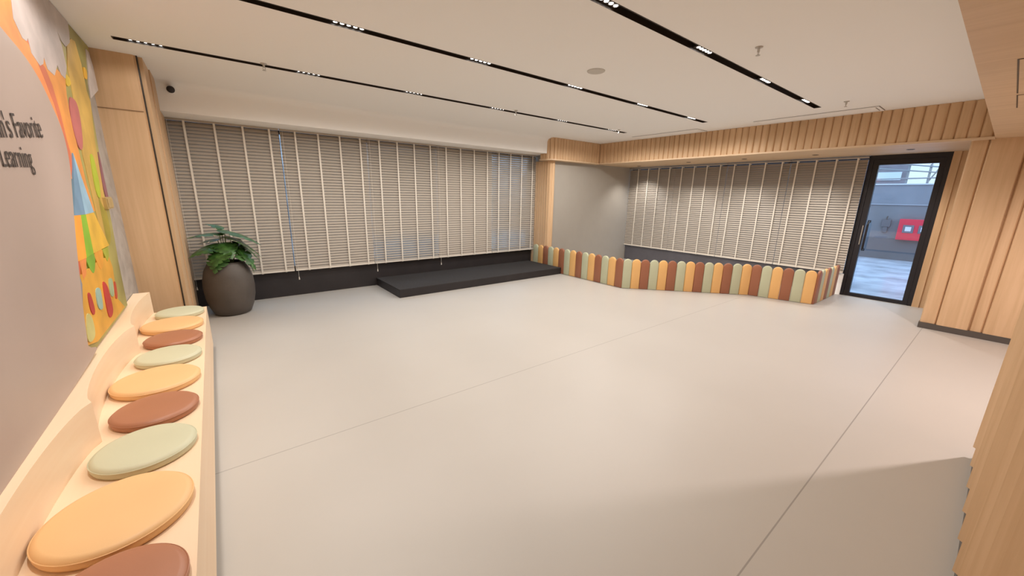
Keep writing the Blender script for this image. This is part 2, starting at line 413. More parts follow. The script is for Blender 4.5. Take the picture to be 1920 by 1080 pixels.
# ------------------------------------------------------------------ venetian blinds
def make_blind(w, z0, z1, tilt, low_tilt, tapes, label, group, loc, rotz, cord=True, cat='blind'):
    root = thing('venetian_blind', label, cat, loc, rotz, group)
    hr = MB().box(0.001, w-0.001, -0.028, 0.030, z1-0.026, z1, 0.003); hr.build('headrail', M['blind'], root)
    s = MB(); pitch = 0.0425; z = z0+0.045; k = 0
    n = int((z1-0.046-z)/pitch)
    for k in range(n+1):
        zz = z+k*pitch
        f = min(1.0, max(0.0, (k-7)/5.0))
        a = math.radians(low_tilt*(1-f)+tilt*f)      # angle away from upright
        hw = 0.0272
        prev = []
        for t in (-1, -0.4, 0.4, 1):
            cv = 0.0035*(1-t*t)
            # t=-1 outer top edge, t=1 room side lower edge
            y = math.sin(a)*hw*t + math.cos(a)*cv; zc = zz - math.cos(a)*hw*t + math.sin(a)*cv
            prev.append((y, zc))
        th = 0.0022
        dy, dz = math.cos(a)*th, math.sin(a)*th
        jx = 0.001
        vs = [[s.bm.verts.new((x, y+e*dy, zc+e*dz)) for y, zc in prev for e in (0, -1)] for x in (jx, w-jx)]
        A, B = vs
        m_ = len(prev)
        for i in range(m_-1):
            s.bm.faces.new((A[2*i], A[2*i+2], B[2*i+2], B[2*i])); s.bm.faces.new((A[2*i+1], B[2*i+1], B[2*i+3], A[2*i+3]))
            s.bm.faces.new((A[2*i], A[2*i+1], A[2*i+3], A[2*i+2])); s.bm.faces.new((B[2*i], B[2*i+2], B[2*i+3], B[2*i+1]))
        s.bm.faces.new((A[0], B[0], B[1], A[1])); s.bm.faces.new((A[-2], A[-1], B[-1], B[-2]))
    s.build('slats', M['blind'], root, smooth=True, angle=50)
    MB().box(0.004, w-0.004, -0.02, 0.022, z0, z0+0.022, 0.004).build('bottom_rail', M['tape'], root)
    for t in tapes:
        MB().box(t-0.0115, t+0.0115, 0.0285, 0.0302, z0+0.004, z1-0.02).box(t-0.0115, t+0.0115, -0.0302, -0.0285, z0+0.004, z1-0.02).box(t-0.0115, t+0.0115, -0.0302, 0.0302, z0-0.003, z0-0.001).build('ladder_tape', M['tape'], root)
    if cord:
        c = MB().tube([(w-0.03, 0.04, z1-0.03), (w-0.03, 0.045, 1.2), (w-0.03, 0.04, z0-0.09)], 0.0018, 6).build('pull_cord', M['tape'], root)
        MB().lathe([(0.003, z0-0.09), (0.006, z0-0.10), (0.009, z0-0.135), (0.0, z0-0.137)], w-0.03, 0.04, 10, close=False).build('tassel', M['tape'], c, smooth=True)
    return root
LB = [(-0.355, 0.866, 'leftmost cream slatted blind of the long window, behind the potted plant'),
      (0.879, 2.094, 'cream slatted blind of the long window, second from the potted plant, beside the bright slit'),
      (2.096, 3.324, 'cream slatted blind with bluish daylight at its foot, over the left end of the platform'),
      (3.326, 4.564, 'closed cream slatted blind above the middle of the black platform'),
      (4.566, 5.728, 'cream slatted blind with opened slats and blue daylight, next to the oak column')]
for i, (a, b_, lab) in enumerate(LB):
    w = b_-a
    n = 4
    if i < 4: ts = [0.19+0.305*k - (0.0 if i else -0.0) for k in range(4)]
    else: ts = [0.15, 0.48, 0.80]; ts = [0.15+0.30*k for k in range(4) if 0.15+0.30*k < w-0.03]
    ts = [w-t for t in ts]
    make_blind(w, 0.405, 2.46, (33, 34, 36, 31, 44)[i], (31, 33, 54, 29, 58)[i], ts, lab, 'cream blinds of the long window', (b_, 6.60, 0), PI, cord=i < 4)
RB = [(4.925, 6.155, 'cream slatted blind of the alcove window, against the grey wall'),
      (3.785, 4.923, 'cream slatted blind of the alcove, second from the grey wall'),
      (2.668, 3.779, 'cream slatted blind of the alcove, second from the door, slightly opened'),
      (1.588, 2.662, 'cream slatted blind of the alcove directly beside the glass door')]
for i, (a, b_, lab) in enumerate(RB):
    w = b_-a
    make_blind(w, 0.385, 2.325, (36, 36, 38, 36)[i], (35, 36, 38, 35)[i], [0.13+0.28*k for k in range(4) if 0.13+0.28*k < w-0.04], lab, 'cream blinds of the alcove window', (8.56, a, 0), PI/2, cord=False)

# ------------------------------------------------------------------ platform
pf = thing('platform', 'low black carpeted platform under the long blinds', 'platform', (3.86, 5.6, 0))
MB().box(2.13-3.86, 5.665-3.86, 0.0, 1.075, 0, 0.125, 0.006).build('base', M['black'], pf)
MB().box(2.13-3.86, 5.665-3.86, 0.0, 1.075, 0.1255, 0.135, 0.004).build('carpet_top', M['carpet'], pf)

# ------------------------------------------------------------------ padded picket fence
fence = thing('picket_fence', 'low padded picket fence in mustard, brown and sage around the alcove', 'fence', (5.66, 4.05, 0))
FZ = 0.535
def slat(w, h, th=0.034):
    """one upright pad, rounded top, pillowed edges; local x along width, y = outward"""
    m = MB()
    def outline(inset, y):
        r = w/2-inset
        pts = [(-r, inset*0.6), (r, inset*0.6)]
        for k in range(13):
            a = PI*k/12
            pts.append((r*math.cos(a), h-w/2+r*math.sin(a)))
        return [m.bm.verts.new((x, y, z)) for x, z in pts]
    rings = [outline(0.003, -th/2), outline(0.0, -th/2+0.004), outline(0.0, th/2-0.012), outline(0.004, th/2-0.004), outline(0.014, th/2)]
    m.bm.faces.new(rings[0]); m.bm.faces.new(rings[-1])
    for i in range(len(rings)-1):
        n = len(rings[i])
        for k in range(n): m.bm.faces.new((rings[i][k], rings[i][(k+1) % n], rings[i+1][(k+1) % n], rings[i+1][k]))
    return m
ORDER = ['green_pad', 'yellow_pad', 'brown_pad']
PADN = {'green_pad': 'sage green padded picket', 'yellow_pad': 'mustard padded picket', 'brown_pad': 'brown padded picket'}
ci = 0
o0 = Vector((5.66, 4.05))
# the pad's +y side must face the room: rotate so local y = outward normal
def fence_run(p0, p1, n, start):
    p0 = Vector(p0); p1 = Vector(p1); dd = (p1-p0); L = dd.length; dd.normalize(); w = L/n
    ang = math.atan2(dd.y, dd.x) + PI       # local x runs backwards, local y to the right of travel
    for k in range(n):
        key = ORDER[(start+k) % 3]
        o = slat(w*0.985, FZ).build('picket', M[key], fence, smooth=True, angle=50)
        c = p0+dd*(w*(k+0.5)) - o0
        o.location = (c.x, c.y, 0.004); o.rotation_euler = (0, 0, ang); o['label'] = PADN[key]
    return (start+n) % 3
s = fence_run((5.69, 6.53), (5.69, 4.06), 15, 0)
s = fence_run((5.685, 4.065), (7.13, 2.51), 14, 0)
s = fence_run((7.13, 2.51), (7.355, 1.66), 6, 2)
s = fence_run((7.36, 1.65), (8.50, 1.64), 7, 2)

# ------------------------------------------------------------------ bench with cushions
BX = -0.19; BE = 4.80; B0 = -1.35
bench = thing('bench', 'long pale maple bench with scalloped backrest along the mural wall', 'bench', (-0.45, 1.7, 0))
def loc_b(pts): return [(x+0.45, y-1.7) for x, y in pts]
MB().prism(loc_b([(WX+0.002, B0), (BX, B0), (BX, BE), (WX+0.002, BE)]), 0.05, 0.45).build('seat_box', M['maple'], bench)
MB().prism(loc_b([(WX+0.002, B0+0.01), (BX-0.025, B0+0.01), (BX-0.025, BE-0.02), (WX+0.002, BE-0.02)]), 0.0, 0.05).build('plinth', M['skirting'], bench)
cusps = [-1.41, -0.15, 1.11, 2.375, 3.63, 4.89]
bk = [(WX+0.004, B0)]
pts = []
for i in range(len(cusps)-1):
    a, b_ = cusps[i], cusps[i+1]
    for j in range(24):
        t = j/24; y = a+(b_-a)*t
        dp = 0.065*(1-(2*t-1)**2)**0.62
        if B0 <= y <= BE: pts.append((-0.555-dp, y))
t = (BE-3.63)/(4.89-3.63)
pts.append((-0.555-0.065*(1-(2*t-1)**2)**0.62, BE))
bk = [(WX+0.004, B0)] + pts + [(WX+0.004, BE)]
MB().prism(loc_b(bk), 0.4505, 0.655).build('backrest', M['maple'], bench, smooth=True, angle=30)
def cushion(r, key, label, loc):
    root = thing('seat_cushion', label, 'cushion', loc, group='round cushions on the bench')
    h = 0.045
    prof = [(r-0.012, 0.0), (r-0.003, 0.004), (r, 0.012), (r, h-0.016), (r-0.002, h-0.0125), (r-0.004, h-0.010), (r-0.010, h-0.003), (r-0.022, h), (r*0.6, h+0.003), (r*0.2, h+0.004), (0.002, h+0.004)]
    MB().lathe(prof, seg=72).build('pad', M[key], root, smooth=True, angle=60)
    ring = [(r*math.cos(2*PI*k/72), r*math.sin(2*PI*k/72), h-0.0145) for k in range(73)]
    MB().tube(ring, 0.0021, 6).build('seam', M[key], root, smooth=True)
    return root
CU = [(1.33, 0.172, 'brown_cush', 'nearest brown round cushion, cut by the bottom edge of the photo'),
      (1.725, 0.204, 'yellow_cush', 'largest looking amber round cushion at the near end of the bench'),
      (2.15, 0.176, 'green_cush', 'sage green round cushion nearest the camera on the bench'),
      (2.535, 0.174, 'brown_cush', 'brown round cushion second from the near end, between sage and amber'),
      (2.95, 0.204, 'yellow_cush', 'amber round cushion in the middle of the bench'),
      (3.375, 0.176, 'green_cush', 'middle one of three sage green round cushions on the bench'),
      (3.765, 0.174, 'brown_cush', 'farthest brown round cushion on the bench'),
      (4.18, 0.204, 'yellow_cush', 'farthest amber round cushion, at the end scallop of the backrest'),
      (4.59, 0.176, 'green_cush', 'sage green round cushion at the far end, nearest the plant pot')]
for cy, r, key, lab in CU:
    cushion(r, key, lab, (-0.204-r, cy, 0.4505))
MURAL = {
 'orange_swoosh': [(2.958, 2.484), (3.255, 2.571), (3.258, 2.503), (3.305, 2.419), (3.399, 2.326), (3.495, 2.202), (3.569, 2.075), (3.613, 1.933), (3.612, 1.794), (3.562, 1.651), (3.433, 1.633), (3.422, 1.811), (3.39, 2.019), (3.277, 2.139), (3.127, 2.228), (2.905, 2.279)],
 'red_swoosh': [(3.258, 2.503), (3.311, 2.521), (3.306, 2.363), (3.419, 2.31), (3.575, 2.266), (3.635, 2.188), (3.663, 2.039), (3.66, 1.885), (3.681, 1.767), (3.565, 1.667), (3.612, 1.794), (3.613, 1.933), (3.569, 2.075), (3.495, 2.202), (3.399, 2.326), (3.305, 2.419)],
 'amber_band': [(3.419, 2.31), (3.742, 2.327), (3.999, 2.303), (3.925, 2.18), (3.891, 2.062), (3.883, 1.93), (3.892, 1.813), (3.89, 1.623), (3.951, 1.442), (3.631, 1.432), (3.681, 1.767), (3.66, 1.885), (3.663, 2.039), (3.635, 2.188), (3.539, 2.266)],
 'cloud': [(3.301, 2.599), (3.214, 2.408), (3.281, 2.339), (3.341, 2.341), (3.375, 2.365), (3.374, 2.294), (3.476, 2.255), (3.553, 2.283), (3.597, 2.327), (3.616, 2.269), (3.738, 2.261), (3.867, 2.349), (3.904, 2.302), (3.992, 2.295), (4.104, 2.393), (4.11, 2.524), (4.065, 2.606), (3.96, 2.635), (3.937, 2.73), (3.953, 2.822)],
 'cloud_b': [(3.953, 2.822), (3.937, 2.73), (3.96, 2.635), (4.065, 2.606), (4.078, 2.594), (4.136, 2.553), (4.227, 2.544), (4.379, 2.611), (4.444, 2.697), (4.462, 2.822), (4.391, 2.872), (4.231, 2.906)],
 'gold_trunk': [(4.292, 2.588), (4.463, 2.658), (4.575, 2.67), (4.625, 2.529), (4.598, 2.335), (4.649, 2.267), (4.488, 1.972), (4.414, 1.73), (4.31, 1.407), (4.093, 1.18), (3.962, 1.31), (3.978, 1.606), (3.982, 1.819), (4.078, 2.037), (4.106, 2.211), (4.133, 2.383)],
 'amber_leaf': [(4.649, 2.505), (4.767, 2.523), (4.829, 2.498), (4.735, 2.439), (4.611, 2.433)],
 'yellow_leaf': [(4.035, 2.33), (4.105, 2.325), (4.108, 2.286), (4.017, 2.255), (3.982, 2.271)],
 'pink_oval': [(3.977, 2.169), (4.06, 2.19), (4.146, 2.167), (4.148, 2.081), (4.069, 1.925), (3.987, 1.855), (3.912, 1.862), (3.879, 1.939), (3.895, 2.053)],
 'blue_cone': [(3.696, 1.81), (3.631, 1.432), (3.399, 1.437)],
 'light_blue_cone': [(3.696, 1.81), (3.865, 1.435), (3.631, 1.432)],
 'orange_stripe': [(3.399, 1.437), (3.528, 1.434), (3.423, 1.18), (3.144, 1.186)],
 'green_stripe': [(3.528, 1.434), (3.644, 1.431), (3.606, 1.183), (3.423, 1.18)],
 'yellow_stripe': [(3.644, 1.431), (3.865, 1.435), (4.093, 1.18), (3.606, 1.183)],
 'red_pennant': [(3.144, 1.186), (3.265, 1.183), (3.23, 1.123), (3.145, 1.082), (3.121, 1.126)],
 'orange_pennant': [(3.265, 1.183), (3.423, 1.18), (3.332, 1.089), (3.252, 1.071)],
 'green_pennant': [(3.423, 1.18), (3.629, 1.177), (3.565, 1.101), (3.491, 1.071), (3.431, 1.122)],
 'amber_pennant': [(3.632, 1.18), (3.853, 1.177), (3.786, 1.085), (3.695, 1.062), (3.636, 1.126)],
 'leaf_pennant': [(3.853, 1.177), (4.051, 1.177), (4.013, 1.11), (3.926, 1.083)],
 'tower': [(3.248, 1.104), (3.63, 1.12), (4.013, 1.11), (4.051, 1.024), (3.981, 0.79), (4.147, 0.686), (3.226, 0.694), (2.962, 0.75)],
 'red_window': [(3.253, 0.983), (3.306, 0.971), (3.316, 0.874), (3.266, 0.853), (3.23, 0.896)],
 'red_arch': [(3.642, 0.968), (3.718, 0.961), (3.756, 0.9), (3.749, 0.765), (3.64, 0.735), (3.592, 0.786)],
 'blue_window': [(3.446, 0.972), (3.544, 0.952), (3.507, 0.844), (3.431, 0.845), (3.401, 0.888)],
 'blue_slit': [(3.827, 0.963), (3.924, 0.949), (3.889, 0.852), (3.82, 0.843), (3.782, 0.875)],
 'small_arch': [(3.966, 0.917), (4.008, 0.9), (3.963, 0.811), (3.906, 0.815)],
 'pale_bush': [(3.134, 0.888), (3.208, 0.849), (3.193, 0.756), (3.095, 0.737), (3.033, 0.774)],
 'slate_bush': [(3.185, 1.099), (3.213, 1.03), (3.223, 0.914), (3.178, 0.844), (3.081, 0.871), (3.08, 0.965)],
 'white_peak': [(5.197, 2.711), (5.357, 2.706), (5.478, 2.612), (5.459, 2.424), (4.673, 2.291), (4.752, 2.403), (4.959, 2.517), (5.048, 2.585)],
 'lime_leaf': [(4.181, 1.822), (4.269, 1.827), (4.282, 1.725), (4.268, 1.628), (4.199, 1.53), (4.115, 1.55), (4.116, 1.663)],
 'purple_stem': [(4.494, 1.874), (4.506, 1.815), (4.486, 1.671), (4.486, 1.526), (4.396, 1.519), (4.383, 1.649)],
 'olive_leaf': [(4.158, 1.607), (4.193, 1.491), (4.31, 1.407), (4.267, 1.245), (4.11, 1.179), (4.1, 1.339)],
}

# ------------------------------------------------------------------ mural
def flat(name, col, rough=0.55): return mat('mural '+name, col, rough, vary=0.16, vscale=5)
MC = dict(
 orange_swoosh=(0.82, 0.27, 0.08), red_swoosh=(0.58, 0.15, 0.07), amber_band=(0.70, 0.28, 0.06), cloud=(0.52, 0.44, 0.41), cloud_b=(0.48, 0.41, 0.38),
 gold_trunk=(0.56, 0.35, 0.08), amber_leaf=(0.72, 0.38, 0.03), yellow_leaf=(0.70, 0.46, 0.03), pink_oval=(0.46, 0.13, 0.12), blue_cone=(0.17, 0.29, 0.42),
 light_blue_cone=(0.30, 0.48, 0.62), orange_stripe=(0.90, 0.35, 0.04), green_stripe=(0.25, 0.47, 0.03), yellow_stripe=(0.74, 0.44, 0.05), red_pennant=(0.60, 0.12, 0.05),
 orange_pennant=(0.72, 0.24, 0.06), green_pennant=(0.20, 0.38, 0.03), amber_pennant=(0.74, 0.33, 0.04), leaf_pennant=(0.36, 0.38, 0.04), tower=(0.66, 0.33, 0.04),
 red_window=(0.42, 0.04, 0.03), red_arch=(0.45, 0.04, 0.03), blue_window=(0.30, 0.42, 0.36), blue_slit=(0.36, 0.44, 0.26), small_arch=(0.45, 0.07, 0.03),
 pale_bush=(0.50, 0.46, 0.18), slate_bush=(0.24, 0.24, 0.27), white_peak=(0.52, 0.45, 0.41), lime_leaf=(0.42, 0.48, 0.03), purple_stem=(0.26, 0.10, 0.12), olive_leaf=(0.34, 0.27, 0.03))
ORD = ['gold_trunk', 'olive_leaf', 'amber_band', 'orange_swoosh', 'red_swoosh', 'cloud_b', 'cloud', 'yellow_leaf', 'amber_leaf', 'pink_oval', 'purple_stem', 'lime_leaf', 'white_peak',
       'slate_bush', 'tower', 'red_pennant', 'orange_pennant', 'green_pennant', 'amber_pennant', 'leaf_pennant', 'orange_stripe', 'green_stripe', 'yellow_stripe', 'blue_cone', 'light_blue_cone',
       'red_window', 'red_arch', 'blue_window', 'blue_slit', 'small_arch', 'pale_bush']
mural = thing('wall_mural', 'colourful painted relief mural with clouds, tents and a lettered board', 'mural', (WX, 3.0, 0.66))
ROUND = ('pink_oval', 'lime_leaf', 'pale_bush', 'slate_bush', 'olive_leaf', 'green_pennant', 'amber_pennant', 'red_pennant', 'amber_leaf', 'yellow_leaf', 'red_arch', 'lettered_board', 'red_window', 'blue_window', 'small_arch', 'blue_slit')
def relief(name, pts, x0, x1, material):
    q = []
    for y, z in pts:
        if y > 4.67: y = 4.67+(y-4.67)*0.5
        q.append((min(y, 5.10)-3.0, min(z, 2.765)-0.66))
    if name in ROUND:
        n = len(q); s_ = []
        for i in range(n):
            p0, p1, p2, p3 = q[i-1], q[i], q[(i+1) % n], q[(i+2) % n]
            for k in range(4):
                t = k/4
                s_.append(tuple(0.5*(2*p1[c] + (p2[c]-p0[c])*t + (2*p0[c]-5*p1[c]+4*p2[c]-p3[c])*t*t + (3*p1[c]-p0[c]-3*p2[c]+p3[c])*t**3) for c in (0, 1)))
        q = s_
    m = MB().prism(q, x0, x1, axis=0)
    m.bm.normal_update()
    bmesh.ops.triangulate(m.bm, faces=[f for f in m.bm.faces if len(f.verts) > 4])
    return m.build(name, material, mural)
relief('backing_panel', [(0.2, 0.665), (4.30, 0.665), (4.34, 1.02), (4.41, 1.27), (4.48, 1.61), (4.60, 2.02), (4.67, 2.29), (5.5, 2.44), (5.5, 2.765), (0.2, 2.765)], 0.001, 0.030, mat('mural olive ground', (0.35, 0.30, 0.09), 0.55, vary=0.4, vscale=1.6))
for i, k in enumerate(ORD):
    relief(k if not k.endswith('_b') else 'rear_cloud', MURAL[k], 0.0301, 0.033+0.0003*i, flat(k.replace('_', ' '), MC[k]))
edge = [(2.96, 0.67), (2.97, 0.75), (3.03, 0.9), (3.10, 1.04), (3.21, 1.25), (3.33, 1.45), (3.44, 1.62), (3.51, 1.75), (3.53, 1.86), (3.51, 1.95), (3.45, 2.03), (3.33, 2.15), (3.17, 2.23), (2.93, 2.29), (2.6, 2.38), (2.2, 2.41), (1.8, 2.41)]
left = [(1.4, 2.38), (1.0, 2.28), (0.7, 2.1), (0.5, 1.8), (0.48, 1.4), (0.6, 1.0), (0.8, 0.668)]
bd = relief('lettered_board', edge+left, 0.0301, 0.050, M['board'])
def text(body, y1, z0, size, sx, shear=0.0, rot=0.0):
    cu = bpy.data.curves.new('lettering', 'FONT'); cu.body = body; cu.size = size; cu.extrude = 0.0008; cu.offset = -size*0.008; cu.shear = shear
    cu.align_x = 'RIGHT'
    tmp = bpy.data.objects.new('tmp', cu); COL.objects.link(tmp)
    dg = bpy.context.evaluated_depsgraph_get()
    me = bpy.data.meshes.new_from_object(tmp.evaluated_get(dg))
    bpy.data.objects.remove(tmp); bpy.data.curves.remove(cu)
    # text x -> +Y on the wall (wall faces +X, so reading direction from the room runs towards +Y)
    for v in me.vertices:
        x, y, z = v.co
        v.co = (z+0.0535, x*sx*math.cos(rot) - y*math.sin(rot) + y1-3.0, y*math.cos(rot)+x*sx*math.sin(rot) + z0-0.66)
    me.materials.append(M['letter'])
    o = bpy.data.objects.new('lettering', me); COL.objects.link(o); o.parent = mural
    return o
t1 = text("in's Favorite", 3.12, 1.845, 0.15, 0.77, rot=0.10)
t1['label'] = "dark raised letters reading in's Favorite"
t2 = text("Learning", 2.86, 1.685, 0.14, 0.75, rot=0.03)
t2['label'] = 'dark raised letters reading Learning'

sw = thing('wall_switch', 'gold two-key wall switch plate on the grey stone strip', 'switch', (WX+0.001, 4.36, 1.44))
MB().box(0, 0.055, -0.10, 0.10, 0, 0.09, 0.004).build('plate', M['brass'], sw)
MB().box(0.0552, 0.060, -0.088, -0.003, 0.012, 0.078, 0.002).build('key', M['brass'], sw)
MB().box(0.0552, 0.060, 0.003, 0.088, 0.012, 0.078, 0.002).build('key', M['brass'], sw)

# ------------------------------------------------------------------ ceiling fittings
RF = LD = None
names = ['farthest ceiling light track, nearest the long blinds', 'middle one of three long ceiling light tracks', 'nearest and widest looking ceiling light track']
for ti, (cy, x0, x1) in enumerate(TR):
    t = thing('light_track', names[ti], 'light track', ((x0+x1)/2, cy, CEIL), group='recessed light tracks')
    cx = (x0+x1)/2
    ch = MB().box(x0-cx+0.002, x1-cx-0.002, -TW+0.001, -TW+0.004, -0.003, 0.07).box(x0-cx+0.002, x1-cx-0.002, TW-0.004, TW-0.001, -0.003, 0.07).box(x0-cx+0.002, x1-cx-0.002, -TW+0.004, TW-0.004, 0.045, 0.07)
    ch.box(x0-cx+0.002, x0-cx+0.008, -TW+0.004, TW-0.004, -0.003, 0.045).box(x1-cx-0.008, x1-cx-0.002, -TW+0.004, TW-0.004, -0.003, 0.045)
    ch.build('channel', M['track'], t)
    for mx in MOD_X:
        md = MB().box(-0.12, 0.12, -TW+0.006, TW-0.006, 0.012, 0.044).build('lamp_module', M['track'], t)
        md.location = (mx-cx, 0, 0)
        for k in range(5):
            if RF is None:
                rf = MB().lathe([(0.020, 0.0115), (0.019, 0.008), (0.014, 0.0115)], 0, 0, 16, close=False).build('reflector', M['chrome'], md, smooth=True)
                ld = MB().lathe([(0.0135, 0.0112), (0.0125, 0.0075), (0.001, 0.006)], 0, 0, 14).build('diode', M['led'], md, smooth=True)
                RF, LD = rf, ld
            else:
                rf = RF.copy(); COL.objects.link(rf); rf.parent = md
                ld = LD.copy(); COL.objects.link(ld); ld.parent = md
            rf.location = ld.location = (-0.092+0.046*k, 0, 0)
sp_ = tag(MB().lathe([(0.085, CEIL-0.0005), (0.084, CEIL-0.005), (0.078, CEIL-0.008), (0.001, CEIL-0.008)], 3.06, 2.69, 40, close=False).build('ceiling_speaker', mat('speaker grille', (0.58, 0.55, 0.5), 0.8, bump=0.3, bscale=500)), 'round flat speaker grille in the ceiling between two light tracks', 'speaker')
for (x, y, lab) in [(3.56, 1.47, 'nearest ceiling sprinkler, right of the nearest light track'), (6.17, 1.47, 'ceiling sprinkler above the long air slot near the door'), (0.55, 4.60, 'leftmost ceiling sprinkler beside the far light track'),
                    (3.56, 4.56, 'ceiling sprinkler halfway along the far light track'), (5.87, 4.54, 'ceiling sprinkler at the right end of the far light track')]:
    r = thing('sprinkler', lab, 'sprinkler', (x, y, CEIL), group='ceiling sprinklers')
    MB().lathe([(0.028, -0.0005), (0.026, -0.006), (0.010, -0.009), (0.009, -0.035), (0.004, -0.036)], seg=20).build('body', M['steel'], r, smooth=True)
    MB().tube([(-0.009, 0, -0.030), (-0.011, 0, -0.045), (0, 0, -0.058)], 0.0022, 6).tube([(0.009, 0, -0.030), (0.011, 0, -0.045), (0, 0, -0.058)], 0.0022, 6).build('yoke', M['steel'], r)
    MB().lathe([(0.002, -0.056), (0.016, -0.058), (0.016, -0.061), (0.002, -0.062)], seg=16).build('deflector', M['steel'], r)
def vent(cx, cy, lx, ly, lab):
    v = thing('air_vent', lab, 'air vent', (cx, cy, CEIL), group='linear ceiling air vents')
    a, b_ = lx/2, ly/2
    MB().box(-a, a, -b_, -b_+0.03, -0.010, -0.003).box(-a, a, b_-0.03, b_, -0.010, -0.003).box(-a, -a+0.03, -b_+0.03, b_-0.03, -0.010, -0.003).box(a-0.03, a, -b_+0.03, b_-0.03, -0.010, -0.003).build('frame', M['white'], v)
    MB().box(-a-0.005, a+0.005, -b_-0.005, b_+0.005, -0.003, -0.0004).build('shadow_gap', M['skirting'], v)
    MB().box(-a+0.034, a-0.06, -b_+0.04, b_-0.04, -0.012, -0.0032, 0.003).build('flap', M['white'], v)
    MB().box(a-0.055, a-0.032, -b_+0.04, b_-0.04, -0.004, -0.0032).build('slot', M['skirting'], v)
vent(6.90, 1.98, 0.34, 1.42, 'long white air vent in the ceiling nearest the glass door')
vent(6.90, 4.22, 0.34, 1.30, 'long white air vent in the ceiling nearest the oak corner')
for (x, y), lab in zip([(8.14, 5.63), (7.93, 4.3), (7.93, 3.23), (7.93, 2.15), (7.93, 1.05)],
        ['recessed alcove downlight nearest the grey wall', 'recessed alcove downlight second from the grey wall', 'recessed downlight over the middle of the alcove', 'recessed alcove downlight next before the door', 'recessed downlight directly above the glass door']):
    r = thing('downlight', lab, 'downlight', (x, y, SOF), group='downlights under the oak soffit')
    MB().lathe([(0.045, -0.0005), (0.044, -0.004), (0.032, -0.005), (0.030, -0.001)], seg=24, close=False).build('trim_ring', M['track'], r, smooth=True)
    MB().lathe([(0.030, -0.001), (0.001, -0.0015)], seg=24, close=False).build('lens', M['track'], r)
for (x0, x1, lab) in [(3.42, 4.43, 'larger square access hatch outlined in the low oak ceiling'), (4.50, 5.07, 'smaller access hatch outline in the low oak ceiling')]:
    r = thing('access_hatch', lab, 'hatch', ((x0+x1)/2, -0.2, SOF), group='hatches in the low oak ceiling')
    a = (x1-x0)/2; y0, y1 = -0.34, 0.34
    MB().box(-a+0.008, a-0.008, y0+0.008, y1-0.008, -0.003, -0.0005).build('panel', M['oak_y'], r)
    MB().box(-a, a, y0, y0+0.007, -0.002, -0.0005).box(-a, a, y1-0.007, y1, -0.002, -0.0005).box(-a, -a+0.007, y0+0.007, y1-0.007, -0.002, -0.0005).box(a-0.007, a, y0+0.007, y1-0.007, -0.002, -0.0005).build('joint', M['track'], r)
sc_ = thing('security_camera', 'small security camera with black lens beside the oak pilaster', 'camera', (-0.21, 6.0, 2.68))
MB().box(-0.03, 0.03, 0.085, 0.095, -0.03, 0.05, 0.004).tube([(0, 0.085, 0.02), (0, 0.05, 0.02), (0, 0.03, 0.0)], 0.012, 10).build('bracket', M['white'], sc_, smooth=True)
MB().lathe([(0.026, 0.0), (0.038, 0.008), (0.040, 0.05), (0.034, 0.075), (0.01, 0.08)], seg=24).build('housing', M['white'], sc_, smooth=True)
MB().lathe([(0.037, 0.0), (0.036, -0.012), (0.028, -0.024), (0.012, -0.032), (0.001, -0.033)], seg=24).build('lens', M['black'], sc_, smooth=True)
for ch in sc_.children:
    if ch.name.startswith(('housing', 'lens')):
        ch.rotation_euler = (math.radians(-78), 0, 0)   # looks into the room
        ch.location = (0, 0.0, 0.0)

# ------------------------------------------------------------------ potted plant
pot = thing('planter', 'large dark brown barrel shaped planter at the end of the bench', 'planter', (0.03, 6.14, 0))
prof = [(0.17, 0.0), (0.205, 0.02), (0.245, 0.12), (0.272, 0.24), (0.280, 0.36), (0.272, 0.48), (0.245, 0.59), (0.205, 0.67), (0.185, 0.695), (0.176, 0.695), (0.18, 0.66), (0.18, 0.60)]
MB().lathe(prof, seg=56).build('pot', M['pot'], pot, smooth=True, angle=60)
MB().lathe([(0.179, 0.61), (0.10, 0.625), (0.001, 0.63)], seg=32, close=False).build('soil', M['soil'], pot, smooth=True)
plant = thing('monstera_plant', 'green monstera plant with split leaves in the brown planter', 'plant', (0.03, 6.14, 0.63))
random.seed(4)
def leaf(L, W, seed, droop):
    """heart shaped split leaf, base at origin, tip towards +x; thickness by solidify"""
    m = MB(); rnd = random.Random(seed)
    N = 22
    def halfw(t):
        return W*0.5*(math.sin(PI*min(1, t*1.02)**0.62))**0.8*(1-0.30*t)
    for side in (-1, 1):
        prev = None
        cuts = [0.30, 0.48, 0.65, 0.80]
        for i in range(N+1):
            t = i/N
            w = halfw(t)
            cut = 1.0
            for c in cuts:
                if abs(t-c) < 0.02: cut = 0.62 if seed % 3 else 0.45
            bx = L*(t-0.0)
            row = []
            for j, f in enumerate((0, 0.25, 0.45, 0.7, 1.0)):
                ff = min(f, cut) if f > cut else f
                y = side*w*ff
                x = bx - L*0.16*(1-t)*ff*1.2 + L*0.10*ff*t
                z = -droop*(x/L)**2*L*0.5 - 0.22*abs(y)*0.8 + 0.02*abs(y)**0.5*0.3
                row.append(m.bm.verts.new((x, y, z)))
            if prev:
                for j in range(4):
                    try: m.bm.faces.new((prev[j], prev[j+1], row[j+1], row[j]))
                    except Exception: pass
            prev = row
    bmesh.ops.remove_doubles(m.bm, verts=m.bm.verts, dist=0.0008)
    ret = bmesh.ops.extrude_face_region(m.bm, geom=list(m.bm.faces))
    for v in ret['geom']:
        if isinstance(v, bmesh.types.BMVert): v.co.z += 0.0016
    return m
